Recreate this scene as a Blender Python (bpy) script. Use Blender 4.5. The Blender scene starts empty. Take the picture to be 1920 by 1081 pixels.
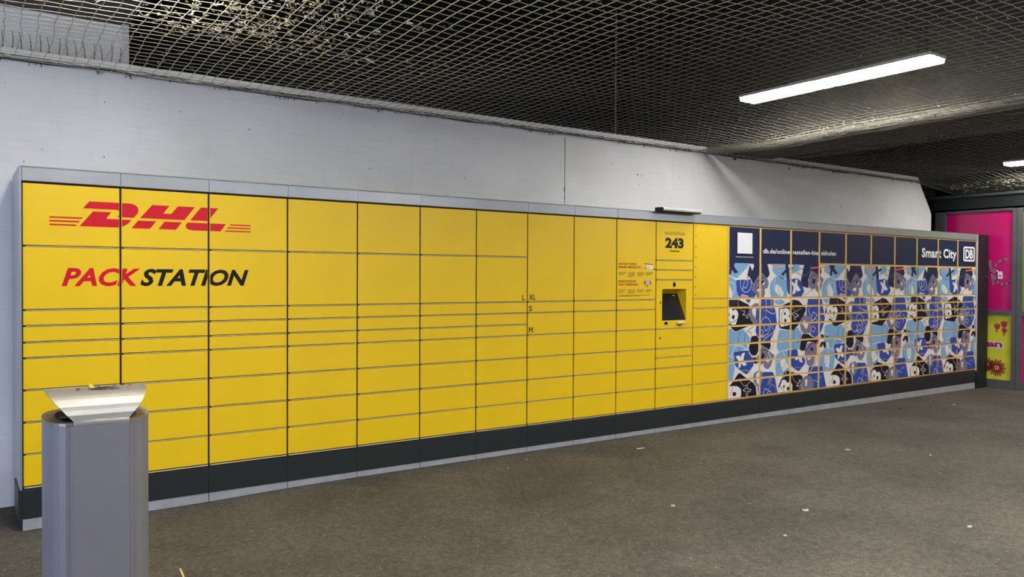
import bpy, math, random
from mathutils import Vector, Matrix
from mathutils.geometry import tessellate_polygon
random.seed(7)
C = bpy.context.scene.collection
SC = bpy.context.scene

# ---------------------------------------------------------------- camera
cam_d = bpy.data.cameras.new('camera'); cam = bpy.data.objects.new('camera', cam_d); C.objects.link(cam)
YAW, PIT, ROL = 0.608875748, -0.0130117964, 0.00461323203
cy_, sy_, cp_, sp_ = math.cos(YAW), math.sin(YAW), math.cos(PIT), math.sin(PIT)
fw = Vector((sy_*cp_, cy_*cp_, sp_)); rt = Vector((cy_, -sy_, 0)); up = rt.cross(fw)
r2 = rt*math.cos(ROL) + up*math.sin(ROL); u2 = -rt*math.sin(ROL) + up*math.cos(ROL)
M = Matrix((r2, u2, -fw)).transposed().to_4x4(); M.translation = Vector((-0.323778, -5.485503, 1.489401))
cam.matrix_world = M
cam_d.sensor_width = 36.0; cam_d.lens = 1500/1920*36.0; cam_d.clip_end = 200
SC.camera = cam

# ---------------------------------------------------------------- world, exposure, lamps' power
SC.view_settings.view_transform = 'Standard'; SC.view_settings.look = 'None'
SC.view_settings.gamma = 1.0; SC.view_settings.use_curve_mapping = False
SC.view_settings.exposure = 0.55
w = bpy.data.worlds.new('world'); SC.world = w; w.use_nodes = True
w.node_tree.nodes['Background'].inputs[0].default_value = (0.55, 0.68, 1.0, 1)
w.node_tree.nodes['Background'].inputs[1].default_value = 0.25
LAMP_POWER = 26.0; LAMP_POWER_LEFT = 31.0; FILL_POWER_REAR = 66.0; FILL_POWER_MID = 88.0; FILL_POWER_FAR = 115.0; FILL_POWER_REAR_LEFT = 38.0
# daylight entering by the mouth of the underpass, left of the frame
ad = bpy.data.lights.new('daylight', 'AREA'); ad.shape = 'RECTANGLE'; ad.size = 7.0; ad.size_y = 2.6
ad.energy = 520.0; ad.color = (0.60, 0.70, 1.0)
ao = bpy.data.objects.new('daylight', ad); C.objects.link(ao)
ao.location = (-6.5, -4.0, 1.5); ao.rotation_euler = Vector((1, 0.25, 0.0)).to_track_quat('-Z', 'Z').to_euler()

# ---------------------------------------------------------------- helpers
def lin(c):
    c = c/255.0
    return c/12.92 if c <= 0.04045 else ((c+0.055)/1.055)**2.4
def rgb(r, g, b): return (lin(r), lin(g), lin(b), 1.0)
MATS = {}
def mat(name, col, rough=0.5, metal=0.0, var=0.06, vscale=6.0, bump=0.0, bscale=200.0, emit=None, spec=0.5, coat=0.0):
    if name in MATS: return MATS[name]
    m = bpy.data.materials.new(name); m.use_nodes = True; MATS[name] = m
    nt = m.node_tree; N = nt.nodes; L = nt.links; b = N['Principled BSDF']
    b.inputs['Roughness'].default_value = rough; b.inputs['Metallic'].default_value = metal
    b.inputs['Specular IOR Level'].default_value = spec; b.inputs['Coat Weight'].default_value = coat
    tc = N.new('ShaderNodeTexCoord'); no = N.new('ShaderNodeTexNoise'); no.inputs['Scale'].default_value = vscale
    no.inputs['Detail'].default_value = 5
    L.new(tc.outputs['Object'], no.inputs['Vector'])
    mr = N.new('ShaderNodeMapRange'); mr.inputs['From Min'].default_value = 0.3; mr.inputs['From Max'].default_value = 0.7
    mr.inputs['To Min'].default_value = 1-var; mr.inputs['To Max'].default_value = 1+var
    L.new(no.outputs['Fac'], mr.inputs['Value'])
    mx = N.new('ShaderNodeMix'); mx.data_type = 'RGBA'; mx.blend_type = 'MULTIPLY'; mx.inputs['Factor'].default_value = 1
    mx.inputs[6].default_value = col; L.new(mr.outputs['Result'], mx.inputs[7]); L.new(mx.outputs[2], b.inputs['Base Color'])
    if bump:
        n2 = N.new('ShaderNodeTexNoise'); n2.inputs['Scale'].default_value = bscale; L.new(tc.outputs['Object'], n2.inputs['Vector'])
        bp = N.new('ShaderNodeBump'); bp.inputs['Strength'].default_value = bump; bp.inputs['Distance'].default_value = 0.01
        L.new(n2.outputs['Fac'], bp.inputs['Height']); L.new(bp.outputs['Normal'], b.inputs['Normal'])
    if emit:
        b.inputs['Emission Color'].default_value = emit[0]; b.inputs['Emission Strength'].default_value = emit[1]
    return m

class MB:
    """collects quads and triangles; build() links them as ONE mesh object"""
    def __init__(s): s.v = []; s.f = []; s.mi = []
    def poly(s, pts, mi=0):
        n = len(s.v); s.v += [tuple(p) for p in pts]; s.f.append(tuple(range(n, n+len(pts)))); s.mi.append(mi)
    def box(s, x0, x1, y0, y1, z0, z1, mi=0, ch=0.0):
        """ch: chamfer of the front (-y) edges"""
        n = len(s.v)
        if ch <= 0:
            s.v += [(x0,y0,z0),(x1,y0,z0),(x1,y0,z1),(x0,y0,z1),(x0,y1,z0),(x1,y1,z0),(x1,y1,z1),(x0,y1,z1)]
            F = [(0,1,2,3),(5,4,7,6),(4,0,3,7),(1,5,6,2),(3,2,6,7),(4,5,1,0)]
        else:
            c = ch
            s.v += [(x0+c,y0,z0+c),(x1-c,y0,z0+c),(x1-c,y0,z1-c),(x0+c,y0,z1-c),
                    (x0,y0+c,z0),(x1,y0+c,z0),(x1,y0+c,z1),(x0,y0+c,z1),
                    (x0,y1,z0),(x1,y1,z0),(x1,y1,z1),(x0,y1,z1)]
            F = [(0,1,2,3),(4,5,1,0),(5,6,2,1),(6,7,3,2),(7,4,0,3),(4,8,9,5),(5,9,10,6),(6,10,11,7),(7,11,8,4),(9,8,11,10)]
        for f in F: s.f.append(tuple(n+i for i in f)); s.mi.append(mi)
    def tube(s, pts, r, n=6, mi=0, cap=True):
        rings = []
        for i, p in enumerate(pts):
            p = Vector(p); a = Vector(pts[max(i-1, 0)]); b = Vector(pts[min(i+1, len(pts)-1)])
            d = (b-a).normalized(); h = Vector((0,0,1)) if abs(d.z) < .9 else Vector((1,0,0))
            e1 = d.cross(h).normalized(); e2 = d.cross(e1)
            rr = r[i] if isinstance(r, (list, tuple)) else r
            k = len(s.v); rings.append(k)
            for j in range(n):
                t = 2*math.pi*(j+.5)/n; s.v.append(tuple(p + e1*math.cos(t)*rr + e2*math.sin(t)*rr))
        for i in range(len(rings)-1):
            for j in range(n):
                a, b = rings[i]+j, rings[i]+(j+1) % n; c, d = rings[i+1]+(j+1) % n, rings[i+1]+j
                s.f.append((a, b, c, d)); s.mi.append(mi)
        if cap:
            s.f.append(tuple(rings[0]+j for j in range(n))[::-1]); s.mi.append(mi)
            s.f.append(tuple(rings[-1]+j for j in range(n))); s.mi.append(mi)
    def mesh(s, name, mats):
        me = bpy.data.meshes.new(name); me.from_pydata(s.v, [], s.f)
        for m in (mats if isinstance(mats, (list, tuple)) else [mats]): me.materials.append(m)
        me.polygons.foreach_set('material_index', s.mi); me.update(); return me
    def build(s, name, mats, parent=None, smooth=False):
        me = s.mesh(name, mats)
        if smooth: me.polygons.foreach_set('use_smooth', [True]*len(me.polygons))
        return link(name, me, parent)
def link(name, me, parent=None, loc=None):
    o = bpy.data.objects.new(name, me); C.objects.link(o)
    if parent is not None: o.parent = parent
    if loc is not None: o.location = loc
    return o
def tag(o, label=None, cat=None, group=None, kind=None):
    if label: o['label'] = label
    if cat: o['category'] = cat
    if group: o['group'] = group
    if kind: o['kind'] = kind
    return o
def empty(name, loc=(0,0,0)):
    o = bpy.data.objects.new(name, None); C.objects.link(o); o.location = loc; o.empty_display_size = .1
    return o
def box(name, m, x0, x1, y0, y1, z0, z1, parent=None, ch=0.0):
    b = MB(); b.box(x0, x1, y0, y1, z0, z1, ch=ch); return b.build(name, m, parent)

# ---------------------------------------------------------------- measured positions
BX = [0.0, 0.527, 1.057, 1.589, 2.114, 2.635, 3.15, 3.662, 4.169, 4.674, 5.178, 5.692, 6.212, 6.727, 7.252, 7.773, 8.295, 8.822, 9.347, 9.87, 10.399, 10.92, 11.44]
ZT, ZD, ZA, ZB, ZC, ZE, ZF, ZG, ZH, ZI, ZJ = 2.130, 2.040, 1.6655, 1.2876, 1.1935, 1.0967, 1.0042, 0.8154, 0.6262, 0.4365, 0.2450
FL = [(-9,-.02),(0,-.015),(1.06,-.006),(1.59,.006),(2.1,.011),(4.7,.011),(6.2,.009),(7.25,-.001),(8.8,-.016),(9.9,-.023),(11.44,-.034),(12.5,-.055),(20,-.06)]
def fz(x):
    for (a, za), (b, zb) in zip(FL, FL[1:]):
        if x <= b: return za+(zb-za)*max(0, (x-a))/(b-a)
    return FL[-1][1]
NETZ = 2.895; WY = 0.65

ART = '''L 116,1656 345,1657 342,1641 173,1511 136,1500 99,1507 49,1531 70,1588 111,1548 170,1558 99,1624|N 5,1661 119,1662 99,1624 170,1558 111,1548 70,1588 49,1532 13,1535 34,1610 5,1636|N 403,1666 642,1657 683,1552 670,1522 637,1502 540,1570 505,1538 415,1429 370,1495 312,1524 350,1641 395,1579 423,1629|G 540,1570 637,1502 661,1471 668,1437 645,1394 599,1384 606,1356 606,1327 587,1295 574,1289 469,1292 462,1332 381,1374 505,1538|N8 455,1372 445,1412 451,1445 473,1466 509,1477 538,1489 604,1521|K 542,1471 558,1483 595,1462 562,1437 542,1443|W 562,1433 578,1454 601,1462 598,1441 579,1428|K 474,1378 507,1416 507,1391|W 468,1374 520,1399 550,1386 550,1369 527,1350 501,1353|B 136,1474 149,1480 370,1489 386,1454 416,1426 381,1374 462,1332 427,1293 201,1295 163,1326 147,1371|W6 208,1480 199,1445 206,1412 231,1375 270,1354 308,1352 346,1370 374,1404 383,1445 370,1487 344,1512 315,1522|W6 238,1379 253,1412 275,1396 301,1402 325,1454 319,1478 281,1487 262,1454 244,1379|P 207,1295 220,1319 238,1325 327,1306 337,1293|W6 207,1303 220,1324 238,1330 327,1310 337,1300|K 306,1516 337,1510 306,1501|L 16,1522 37,1523 118,1486 136,1470 150,1351 176,1297 80,1298 76,1347 7,1470 7,1506|W 4,1470 14,1453 82,1347 77,1296 6,1297|W6 26,1457 62,1457 109,1445 118,1421 119,1372 101,1347 82,1343|W7 16,1527 62,1515 118,1486|L 746,1655 951,1657 962,1601 974,1506 929,1486 812,1525 730,1573 729,1624|O19 726,1646 753,1625 814,1615 944,1640|N 951,1670 993,1658 1011,1628 1022,1576 1030,1489 978,1497 963,1567 918,1527 877,1546 959,1599|K 1025,1611 1063,1633 1095,1618 1063,1598 1025,1584|L 1077,1655 1190,1656 1191,1590 1064,1543 1063,1598 1095,1618|N 1294,1667 1585,1671 1586,1653 1617,1576 1588,1535 1423,1588 1366,1490 1375,1392 1258,1412 1229,1472|S6 1098,1651 1120,1594 1177,1551 1264,1529 1343,1543 1394,1583 1418,1655|S6 1197,1652 1199,1551|K6 1209,1617 1263,1602 1284,1613|L 816,1527 768,1509 708,1462 686,1411 690,1347 711,1292 984,1289 987,1345 971,1489 929,1486|W 783,1420 810,1435 837,1428 886,1389 928,1341 921,1311 887,1296 832,1325 777,1372|W6 779,1505 762,1445 770,1377 805,1342 874,1294|T6 834,1424 831,1376 853,1325 887,1299|S 826,1527 870,1523 926,1497 929,1486 884,1493|B 971,1497 1023,1491 1178,1502 1229,1467 1295,1357 1246,1300 1082,1295 1004,1337 986,1371|W 1052,1458 1087,1463 1115,1436 1136,1485 1171,1498 1165,1432 1230,1370 1173,1353 1141,1377 1131,1336 1078,1319 1102,1402|T6 1434,1374 1368,1343 1303,1312 1304,1286|R19 1419,1617 1594,1632|O18 1594,1632 1661,1635 1708,1600 1723,1577|G 1431,1588 1588,1535 1656,1495 1634,1436 1598,1369 1553,1342 1516,1360 1500,1391 1449,1374 1397,1392 1371,1436 1381,1499|K7 1380,1503 1424,1517 1476,1539 1513,1542 1566,1508|K 1454,1503 1502,1486 1488,1445 1462,1436 1436,1459|W 1536,1454 1559,1468 1567,1414 1537,1423|W8 1577,1486 1627,1436|L 1668,1651 1767,1650 1790,1614 1769,1546 1669,1577|O18 1562,1630 1675,1636 1706,1604 1733,1586|L 1769,1509 1693,1491 1648,1445 1615,1364 1628,1291 1746,1290 1730,1350 1721,1404 1743,1436 1785,1459 1815,1509|K 16,1275 183,1275 348,1217 343,1107 375,1056 421,1017 325,993 149,947 115,950 62,991 13,1025 10,1204|N 23,1212 34,1261 176,1269 127,1239 53,1211|W 5,1188 75,1187 85,1158 122,1176 153,1165 175,1127 160,1070 133,1017 86,1015 12,1041 3,1074|K 14,1139 39,1134 36,1106 18,1106|K 85,1117 119,1116 107,1069 67,1089|K6 12,1074 43,1049 68,1040 98,1047 154,1070|K 12,1037 62,1017 43,1014|P6 179,1271 164,1243 177,1214 202,1188 228,1163 253,1152 278,1162|W6 266,1162 279,1142 241,1115 285,1116 305,1087 324,1078 323,1116 336,1128|G 342,1186 405,1218 437,1235 499,1234 510,1183 512,1027 499,1011 453,1012 401,1030 356,1082|B 277,1276 372,1275 347,1236|W 406,1181 458,1180 455,1113 449,1079 407,1118 393,1156|B 521,1275 694,1274 762,1200 790,1135 812,1019 766,917 700,826 587,801 514,825 475,877 454,945 467,995 499,1028 459,1075 464,1154 510,1183|G 694,1274 761,1268 755,1200 695,1197|G 648,1178 776,1176 729,1158|W8 624,1274 628,1168 649,1147 743,1113 776,1131|W6 551,1018 557,1051 583,1076 623,1083 663,1070 697,1035 711,1013 698,954 652,896 546,881|P6 562,1174 622,1143 623,1083|W6 598,991 598,965 622,933 675,963 664,993|W6 731,987 766,926 646,866 574,827|W6 539,950 565,945 586,915 546,887|K 536,929 552,933 556,908 540,904|W6 461,911 494,872 613,872|L 7,976 68,976 106,944 131,939 256,966 313,916 371,868 353,807 289,793 277,748 115,735 103,662 10,703|N6 199,941 178,872 176,790 208,739|N6 300,929 273,868 271,785|H6 81,929 14,874|K6 415,988 313,941|T6 326,937 383,931 390,897|W9 72,694 114,786 139,795 258,788 283,774 271,750|K 390,886 474,891 501,840 503,726 477,689 432,679 387,694 354,729 347,771 372,837|K 534,826 700,823 711,772 688,728 614,763 548,783|P6 380,686 438,666 484,677|B 112,733 208,740 335,740 354,704 406,651 430,600 420,571 331,495 306,490 185,556 160,570 129,600 112,659|W 134,686 190,696 218,674 234,710 284,720 260,647 317,589 267,578 225,611 213,571 179,560 191,630|K 406,660 471,656 491,592 439,595|L 10,701 72,686 113,655 113,634 11,640|L 27,619 116,613 123,547 105,479 75,427 20,431 28,533|W8 10,701 72,686 116,654|P6 199,456 230,508 255,535 286,537 370,517 383,468 384,427|G 561,793 681,717 783,661 750,629 737,595 710,549 671,522 631,529 597,556 590,590 551,576 531,577 478,614 484,664 536,720|K8 539,720 601,736 634,730 668,710|K 543,644 569,706 615,678 589,641|W9 668,705 716,639|W 636,605 655,651 689,623 683,598 663,593|O9 756,872 761,786 715,720|K 186,508 211,506 313,448 423,392 465,347 480,253 221,254 169,369 42,383 88,420|W 20,380 100,382 169,373 219,345 232,306 221,254 22,257|K 95,319 135,316 151,304 145,276 96,276|K6 97,374 61,295|P6 199,458 212,424 269,370 308,371 384,412 383,445|W6 304,363 308,338 283,340 257,321 302,313 312,263 331,261 334,311 360,299 391,319 334,336 323,374|G 415,451 434,492 486,514 551,512 578,483 586,423 553,362 521,343 482,346 429,413|W 467,461 486,497 512,500 511,386 488,362|B 578,496 745,487 772,453 836,255 509,243 495,337 553,362 586,415|W6 588,258 620,319 728,264|P6 674,289 687,314 733,353 808,318 809,261|W6 654,261 687,288|G 679,421 746,421 706,355 653,346|L 765,1243 792,1268 901,1267 950,1240 902,1215 827,1214|W6 792,1277 840,1246 840,1216|W9 888,1276 964,1236|K 916,1208 1027,1239 1097,1267 1189,1255 1269,1205 1320,1173 1328,1151 1285,1081 1200,1008 1200,990 1137,948 1116,925 1017,935 878,952 851,975 845,1156 855,1175 916,1178|W 858,1164 979,1175 1021,1157 1036,1108 1015,1087 1040,1056 1037,1004 1009,983 878,969 856,1061|K 931,1128 959,1127 966,1101 935,1098|K 939,1056 974,1055 978,1023 943,1019|K6 927,1167 890,1103 891,1034 961,976|P6 1086,1252 1069,1217 1091,1168 1141,1132 1241,1170|W6 1074,1110 1106,1124 1138,1111 1195,1087 1170,1072 1142,1080 1139,1049 1121,1041 1113,1085 1074,1110|B 1362,1270 1622,1267 1646,1177 1686,1049 1650,950 1591,870 1539,832 1494,831 1427,867 1389,958 1336,1093 1342,1182|G 1336,1089 1387,1078 1432,1028 1433,957 1405,886 1354,879 1303,881 1244,918 1222,985 1228,1034 1278,1085|W 1272,1019 1300,1032 1337,1017 1374,976 1338,928 1316,942 1265,997|W6 1400,1181 1372,1137 1417,1073|W6 1460,1126 1424,1046 1447,1019 1542,1084 1460,1126|W6 1432,1019 1498,1044 1543,1021|W6 1426,912 1433,948 1462,965 1507,936 1478,892 1426,912|W6 1580,1060 1618,1019 1582,948|K 1267,880 1339,875 1390,873 1472,837 1554,822 1562,786 1540,746 1518,747 1465,785 1362,790 1313,694 1262,688 1211,721|W6 1353,892 1427,850 1494,831 1561,853|L 858,938 1116,923 1137,948 1186,951 1238,888 1245,848 1219,716 1098,717 1055,728 848,703 813,761 825,846|Y6 825,851 942,846 969,862 982,927|N6 1116,923 1111,800 1112,717|N6 1230,910 1238,830 1189,788 1146,799|L 791,641 821,674 896,705 1000,704 1022,629 1016,525 1038,488 934,460 804,443 792,538|W 877,602 959,619 1016,525 968,502 927,478 884,550|W6 863,603 802,585 789,538 804,451|W6 902,718 959,637|T6 966,606 960,563 923,509|B 1000,709 1169,714 1183,687 1263,638 1322,591 1315,542 1208,465 1136,496 1065,539 1064,609 1022,616|W 1180,700 1233,689 1241,671 1277,695 1313,687 1249,626 1275,554 1214,575 1206,606 1170,590 1128,601 1191,642|G 1363,762 1436,786 1510,765 1534,692 1542,624 1498,604 1491,550 1455,507 1396,511 1352,540 1336,599 1321,658 1313,694|K9 1473,785 1342,697 1314,645|K 1440,728 1474,699 1452,671 1411,698|W 1347,598 1394,609 1431,607 1399,576|B 1396,502 1619,502 1650,487 1666,422 1714,282 1730,226 1371,240 1361,388|R16 1532,782 1535,629|O14 1535,629 1535,602 1514,540 1463,489 1404,452|K 934,456 989,489 1109,458 1151,444 1266,412 1281,380 1254,307 1269,243 972,240 854,293 846,328 900,402|W 880,334 907,384 942,392 976,379 1005,347 1033,362 1068,351 1093,318 1090,257 1062,242 840,250 833,320 804,417 900,415|K 846,328 900,402 921,400 877,334 857,292|K 936,330 956,328 953,294 926,304|K 998,303 1040,309 1034,261 992,273|K6 881,325 944,260|P6 1088,419 1117,374 1167,335 1217,340 1274,381|W6 989,487 948,424 900,406|W6 1161,300 1210,332 1210,372 1253,347 1239,308 1247,267 1218,274 1211,305 1161,300|G 1281,380 1339,407 1412,407 1450,373 1487,317 1474,255 1283,251 1261,315|W 1318,355 1347,371 1365,361 1352,282 1326,301|P6 1108,467 1136,504 1157,516 1258,497 1266,457|W6 1480,349 1509,342 1570,315|G 1583,391 1613,398 1637,360 1531,359|K 1723,1184 2058,1179 2093,1029 2062,984 1826,981 1748,1047 1694,1103 1689,1121|W 1730,1180 1838,1178 1846,1155 1893,1172 1932,1144 1937,1103 1903,1016 1849,1008 1748,1047 1679,1076 1716,1121 1716,1157|K 1770,1133 1785,1142 1804,1133 1797,1106 1766,1115|K 1847,1114 1878,1113 1871,1069 1824,1082|K6 1716,1121 1778,1074 1817,1041 1841,1040 1918,1066|K 1756,1047 1826,1011 1802,1014|L 1638,1267 1767,1266 1715,1210|L 1688,958 1719,971 1826,972 1858,948 1905,937 2014,957 2087,881 2080,816 2081,755 1676,767 1674,881|Y6 1682,885 1782,859 1812,876|K 1606,865 1660,854 1668,822 1645,821 1618,829|K 1698,830 1713,841 1751,837 1744,826|K 1623,778 1699,775 1727,697 1677,701 1654,750 1616,715 1582,721|L 1592,617 1610,661 1677,690 1754,691 1831,678 1875,630 1876,538 1851,429 1659,427 1643,496 1593,517|W 1686,612 1778,607 1783,534 1765,489 1734,477 1692,503|K6 1728,605 1730,528 1688,512|W9 1700,716 1754,704 1878,667|W6 1754,704 1770,631|W6 1780,488 1719,446'''
# ---------------------------------------------------------------- materials of the setting
def floor_mat():
    m = bpy.data.materials.new('asphalt'); m.use_nodes = True; nt = m.node_tree; N = nt.nodes; L = nt.links; b = N['Principled BSDF']
    tc = N.new('ShaderNodeTexCoord')
    def noise(sc, det=6, rough=.6):
        n = N.new('ShaderNodeTexNoise'); n.inputs['Scale'].default_value = sc; n.inputs['Detail'].default_value = det
        n.inputs['Roughness'].default_value = rough; L.new(tc.outputs['Object'], n.inputs['Vector']); return n
    def ramp(src, a, ca, c, cc):
        r = N.new('ShaderNodeValToRGB'); r.color_ramp.elements[0].position = a; r.color_ramp.elements[0].color = ca
        r.color_ramp.elements[1].position = c; r.color_ramp.elements[1].color = cc; L.new(src, r.inputs[0]); return r
    big = ramp(noise(1.1, 9, .65).outputs['Fac'], .35, rgb(76, 71, 63), .7, rgb(99, 93, 83))
    fine = noise(150, 4, .8); fr = ramp(fine.outputs['Fac'], .34, (.28,.28,.28,1), .68, (1.85,1.85,1.8,1))
    mx = N.new('ShaderNodeMix'); mx.data_type = 'RGBA'; mx.blend_type = 'MULTIPLY'; mx.inputs['Factor'].default_value = 1
    L.new(big.outputs[0], mx.inputs[6]); L.new(fr.outputs[0], mx.inputs[7])
    last = mx.outputs[2]
    # mid-size grit
    mid = ramp(noise(28, 6, .7).outputs['Fac'], .35, (.66,.66,.66,1), .68, (1.32,1.32,1.3,1))
    m2 = N.new('ShaderNodeMix'); m2.data_type = 'RGBA'; m2.blend_type = 'MULTIPLY'; m2.inputs['Factor'].default_value = 1
    L.new(last, m2.inputs[6]); L.new(mid.outputs[0], m2.inputs[7]); last = m2.outputs[2]
    # trodden chewing gum and pale chips
    for sc, th, keep, col in ((9.0, .10, .82, rgb(128,122,110)), (26.0, .12, .86, rgb(168,162,150)), (5.5, .08, .80, rgb(120,115,104))):
        v = N.new('ShaderNodeTexVoronoi'); v.inputs['Scale'].default_value = sc; L.new(tc.outputs['Object'], v.inputs['Vector'])
        d = N.new('ShaderNodeMath'); d.operation = 'LESS_THAN'; d.inputs[1].default_value = th; L.new(v.outputs['Distance'], d.inputs[0])
        sx = N.new('ShaderNodeSeparateColor'); L.new(v.outputs['Color'], sx.inputs[0])
        k = N.new('ShaderNodeMath'); k.operation = 'GREATER_THAN'; k.inputs[1].default_value = keep; L.new(sx.outputs[0], k.inputs[0])
        a = N.new('ShaderNodeMath'); a.operation = 'MULTIPLY'; L.new(d.outputs[0], a.inputs[0]); L.new(k.outputs[0], a.inputs[1])
        a2 = N.new('ShaderNodeMath'); a2.operation = 'MULTIPLY'; L.new(a.outputs[0], a2.inputs[0]); a2.inputs[1].default_value = .8
        q = N.new('ShaderNodeMix'); q.data_type = 'RGBA'; L.new(a2.outputs[0], q.inputs['Factor']); L.new(last, q.inputs[6]); q.inputs[7].default_value = col
        last = q.outputs[2]
    L.new(last, b.inputs['Base Color']); b.inputs['Roughness'].default_value = .78; b.inputs['Specular IOR Level'].default_value = .3
    bp = N.new('ShaderNodeBump'); bp.inputs['Strength'].default_value = .5; bp.inputs['Distance'].default_value = .004
    L.new(fine.outputs['Fac'], bp.inputs['Height']); L.new(bp.outputs['Normal'], b.inputs['Normal'])
    return m
def plaster_mat():
    m = bpy.data.materials.new('painted_plaster'); m.use_nodes = True; nt = m.node_tree; N = nt.nodes; L = nt.links; b = N['Principled BSDF']
    tc = N.new('ShaderNodeTexCoord')
    def noise(sc, det=6, stretch=None):
        n = N.new('ShaderNodeTexNoise'); n.inputs['Scale'].default_value = sc; n.inputs['Detail'].default_value = det
        if stretch:
            mp = N.new('ShaderNodeMapping'); mp.inputs['Scale'].default_value = stretch; L.new(tc.outputs['Object'], mp.inputs[0]); L.new(mp.outputs[0], n.inputs['Vector'])
        else: L.new(tc.outputs['Object'], n.inputs['Vector'])
        return n
    def ramp(src, a, ca, c, cc):
        r = N.new('ShaderNodeValToRGB'); r.color_ramp.elements[0].position = a; r.color_ramp.elements[0].color = ca
        r.color_ramp.elements[1].position = c; r.color_ramp.elements[1].color = cc; L.new(src, r.inputs[0]); return r
    base = ramp(noise(1.3).outputs['Fac'], .3, rgb(224,223,220), .7, rgb(238,237,234)).outputs[0]
    for src, a, lo, c in ((noise(3, 8, (1,1,14)), .28, .95, .5), (noise(60, 5), .25, .88, .36), (noise(14, 8, (1,1,.25)), .2, .95, .45)):
        r = ramp(src.outputs['Fac'], a, (lo,lo,lo,1), c, (1,1,1,1))
        mx = N.new('ShaderNodeMix'); mx.data_type = 'RGBA'; mx.blend_type = 'MULTIPLY'; mx.inputs['Factor'].default_value = 1
        L.new(base, mx.inputs[6]); L.new(r.outputs[0], mx.inputs[7]); base = mx.outputs[2]
    # small chips
    v = N.new('ShaderNodeTexVoronoi'); v.inputs['Scale'].default_value = 4; L.new(tc.outputs['Object'], v.inputs['Vector'])
    d = N.new('ShaderNodeMath'); d.operation = 'LESS_THAN'; d.inputs[1].default_value = .018; L.new(v.outputs['Distance'], d.inputs[0])
    q = N.new('ShaderNodeMix'); q.data_type = 'RGBA'; L.new(d.outputs[0], q.inputs['Factor']); L.new(base, q.inputs[6]); q.inputs[7].default_value = rgb(90,90,88)
    L.new(q.outputs[2], b.inputs['Base Color']); b.inputs['Roughness'].default_value = .75
    n2 = noise(90, 4); bp = N.new('ShaderNodeBump'); bp.inputs['Strength'].default_value = .25; bp.inputs['Distance'].default_value = .004
    L.new(n2.outputs['Fac'], bp.inputs['Height']); L.new(bp.outputs['Normal'], b.inputs['Normal'])
    return m
ASPH = floor_mat(); PLAS = plaster_mat()
CONC = mat('sooty_concrete', rgb(42, 39, 31), .9, var=.35, vscale=3.0, bump=.5, bscale=30)
CONC2 = mat('brown_concrete', rgb(84, 75, 70), .9, var=.25, vscale=4.0, bump=.4, bscale=40)
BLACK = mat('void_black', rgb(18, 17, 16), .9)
REAR = mat('rear_wall_paint', rgb(120, 118, 112), .8, var=.1)
DARK = mat('dark_paint', rgb(34, 35, 36), .55)

# ---------------------------------------------------------------- structure
def struct(o): o['kind'] = 'structure'; return o
fb = MB(); xs = [-9, -4, 0, .5, 1.06, 1.59, 2.1, 3, 4.7, 6.2, 7.25, 8.8, 9.9, 11.44, 12.5, 16]
ys = [2.0, .65, 0, -2, -5, -9.2]
for i in range(len(xs)-1):
    for j in range(len(ys)-1):
        a, b = xs[i], xs[i+1]; c, d = ys[j+1], ys[j]
        fb.poly([(a,c,fz(a)),(b,c,fz(b)),(b,d,fz(b)),(a,d,fz(a))])
struct(fb.build('floor', ASPH))
def extr(name, prof, y0, y1, m):
    """profile in x,z extruded along y, front at y0"""
    b = MB(); n = len(prof)
    b.poly([(x, y0, z) for x, z in prof]); b.poly([(x, y1, z) for x, z in prof][::-1])
    for i in range(n):
        (xa, za), (xb, zb) = prof[i], prof[(i+1) % n]
        b.poly([(xa,y0,za),(xa,y1,za),(xb,y1,zb),(xb,y0,zb)])
    return b.build(name, m)
wall = struct(extr('wall_back', [(-7,-.08),(11.46,-.08),(11.46,2.45),(11.42,2.52),(11.2,2.80),(11.08,2.97),(-7,2.965)], WY, WY+.14, PLAS))
# vertical joint, nail holes and scratches in the plaster
jb = MB(); jb.box(4.573, 4.579, WY-.0015, WY, 2.22, 2.87)
jb.build('wall_joint', mat('joint_dark', rgb(70,70,68), .9), wall)
hb = MB(); rh = random.Random(3)
for k in range(44):
    x = rh.uniform(-.2, 11.2); z = rh.uniform(2.2, 2.84); r = rh.uniform(.002, .0055)
    hb.poly([(x+r*math.cos(t), WY-.001, z+r*math.sin(t)) for t in [i*math.pi/3 for i in range(6)]])
for x, z, w_, h_ in ((4.57,2.33,.006,.05),(4.57,2.26,.003,.03),(5.55,2.57,.02,.014),(5.62,2.57,.05,.004),(9.2,2.42,.012,.05),(9.23,2.3,.006,.04),(9.1,2.52,.02,.008),(9.05,2.2,.07,.006),(7.1,2.86,.03,.03),(8.1,2.84,.03,.02)):
    hb.poly([(x-w_/2,WY-.001,z),(x+w_/2,WY-.001,z+.2*h_),(x+w_/3,WY-.001,z+h_),(x-w_/3,WY-.001,z+h_)])
o = hb.build('wall_blemishes', MATS['joint_dark'], wall); o['kind'] = 'stuff'
# upper part of the wall left of the coffer, set back behind the ledge
struct(box('wall_upper', PLAS, -7, .70, WY+.14, WY+.3, 2.9, 3.30))
struct(box('trim_1', mat('trim_white', rgb(205,205,205), .6), .655, .70, WY+.10, WY+.14, 2.965, 3.30))
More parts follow.
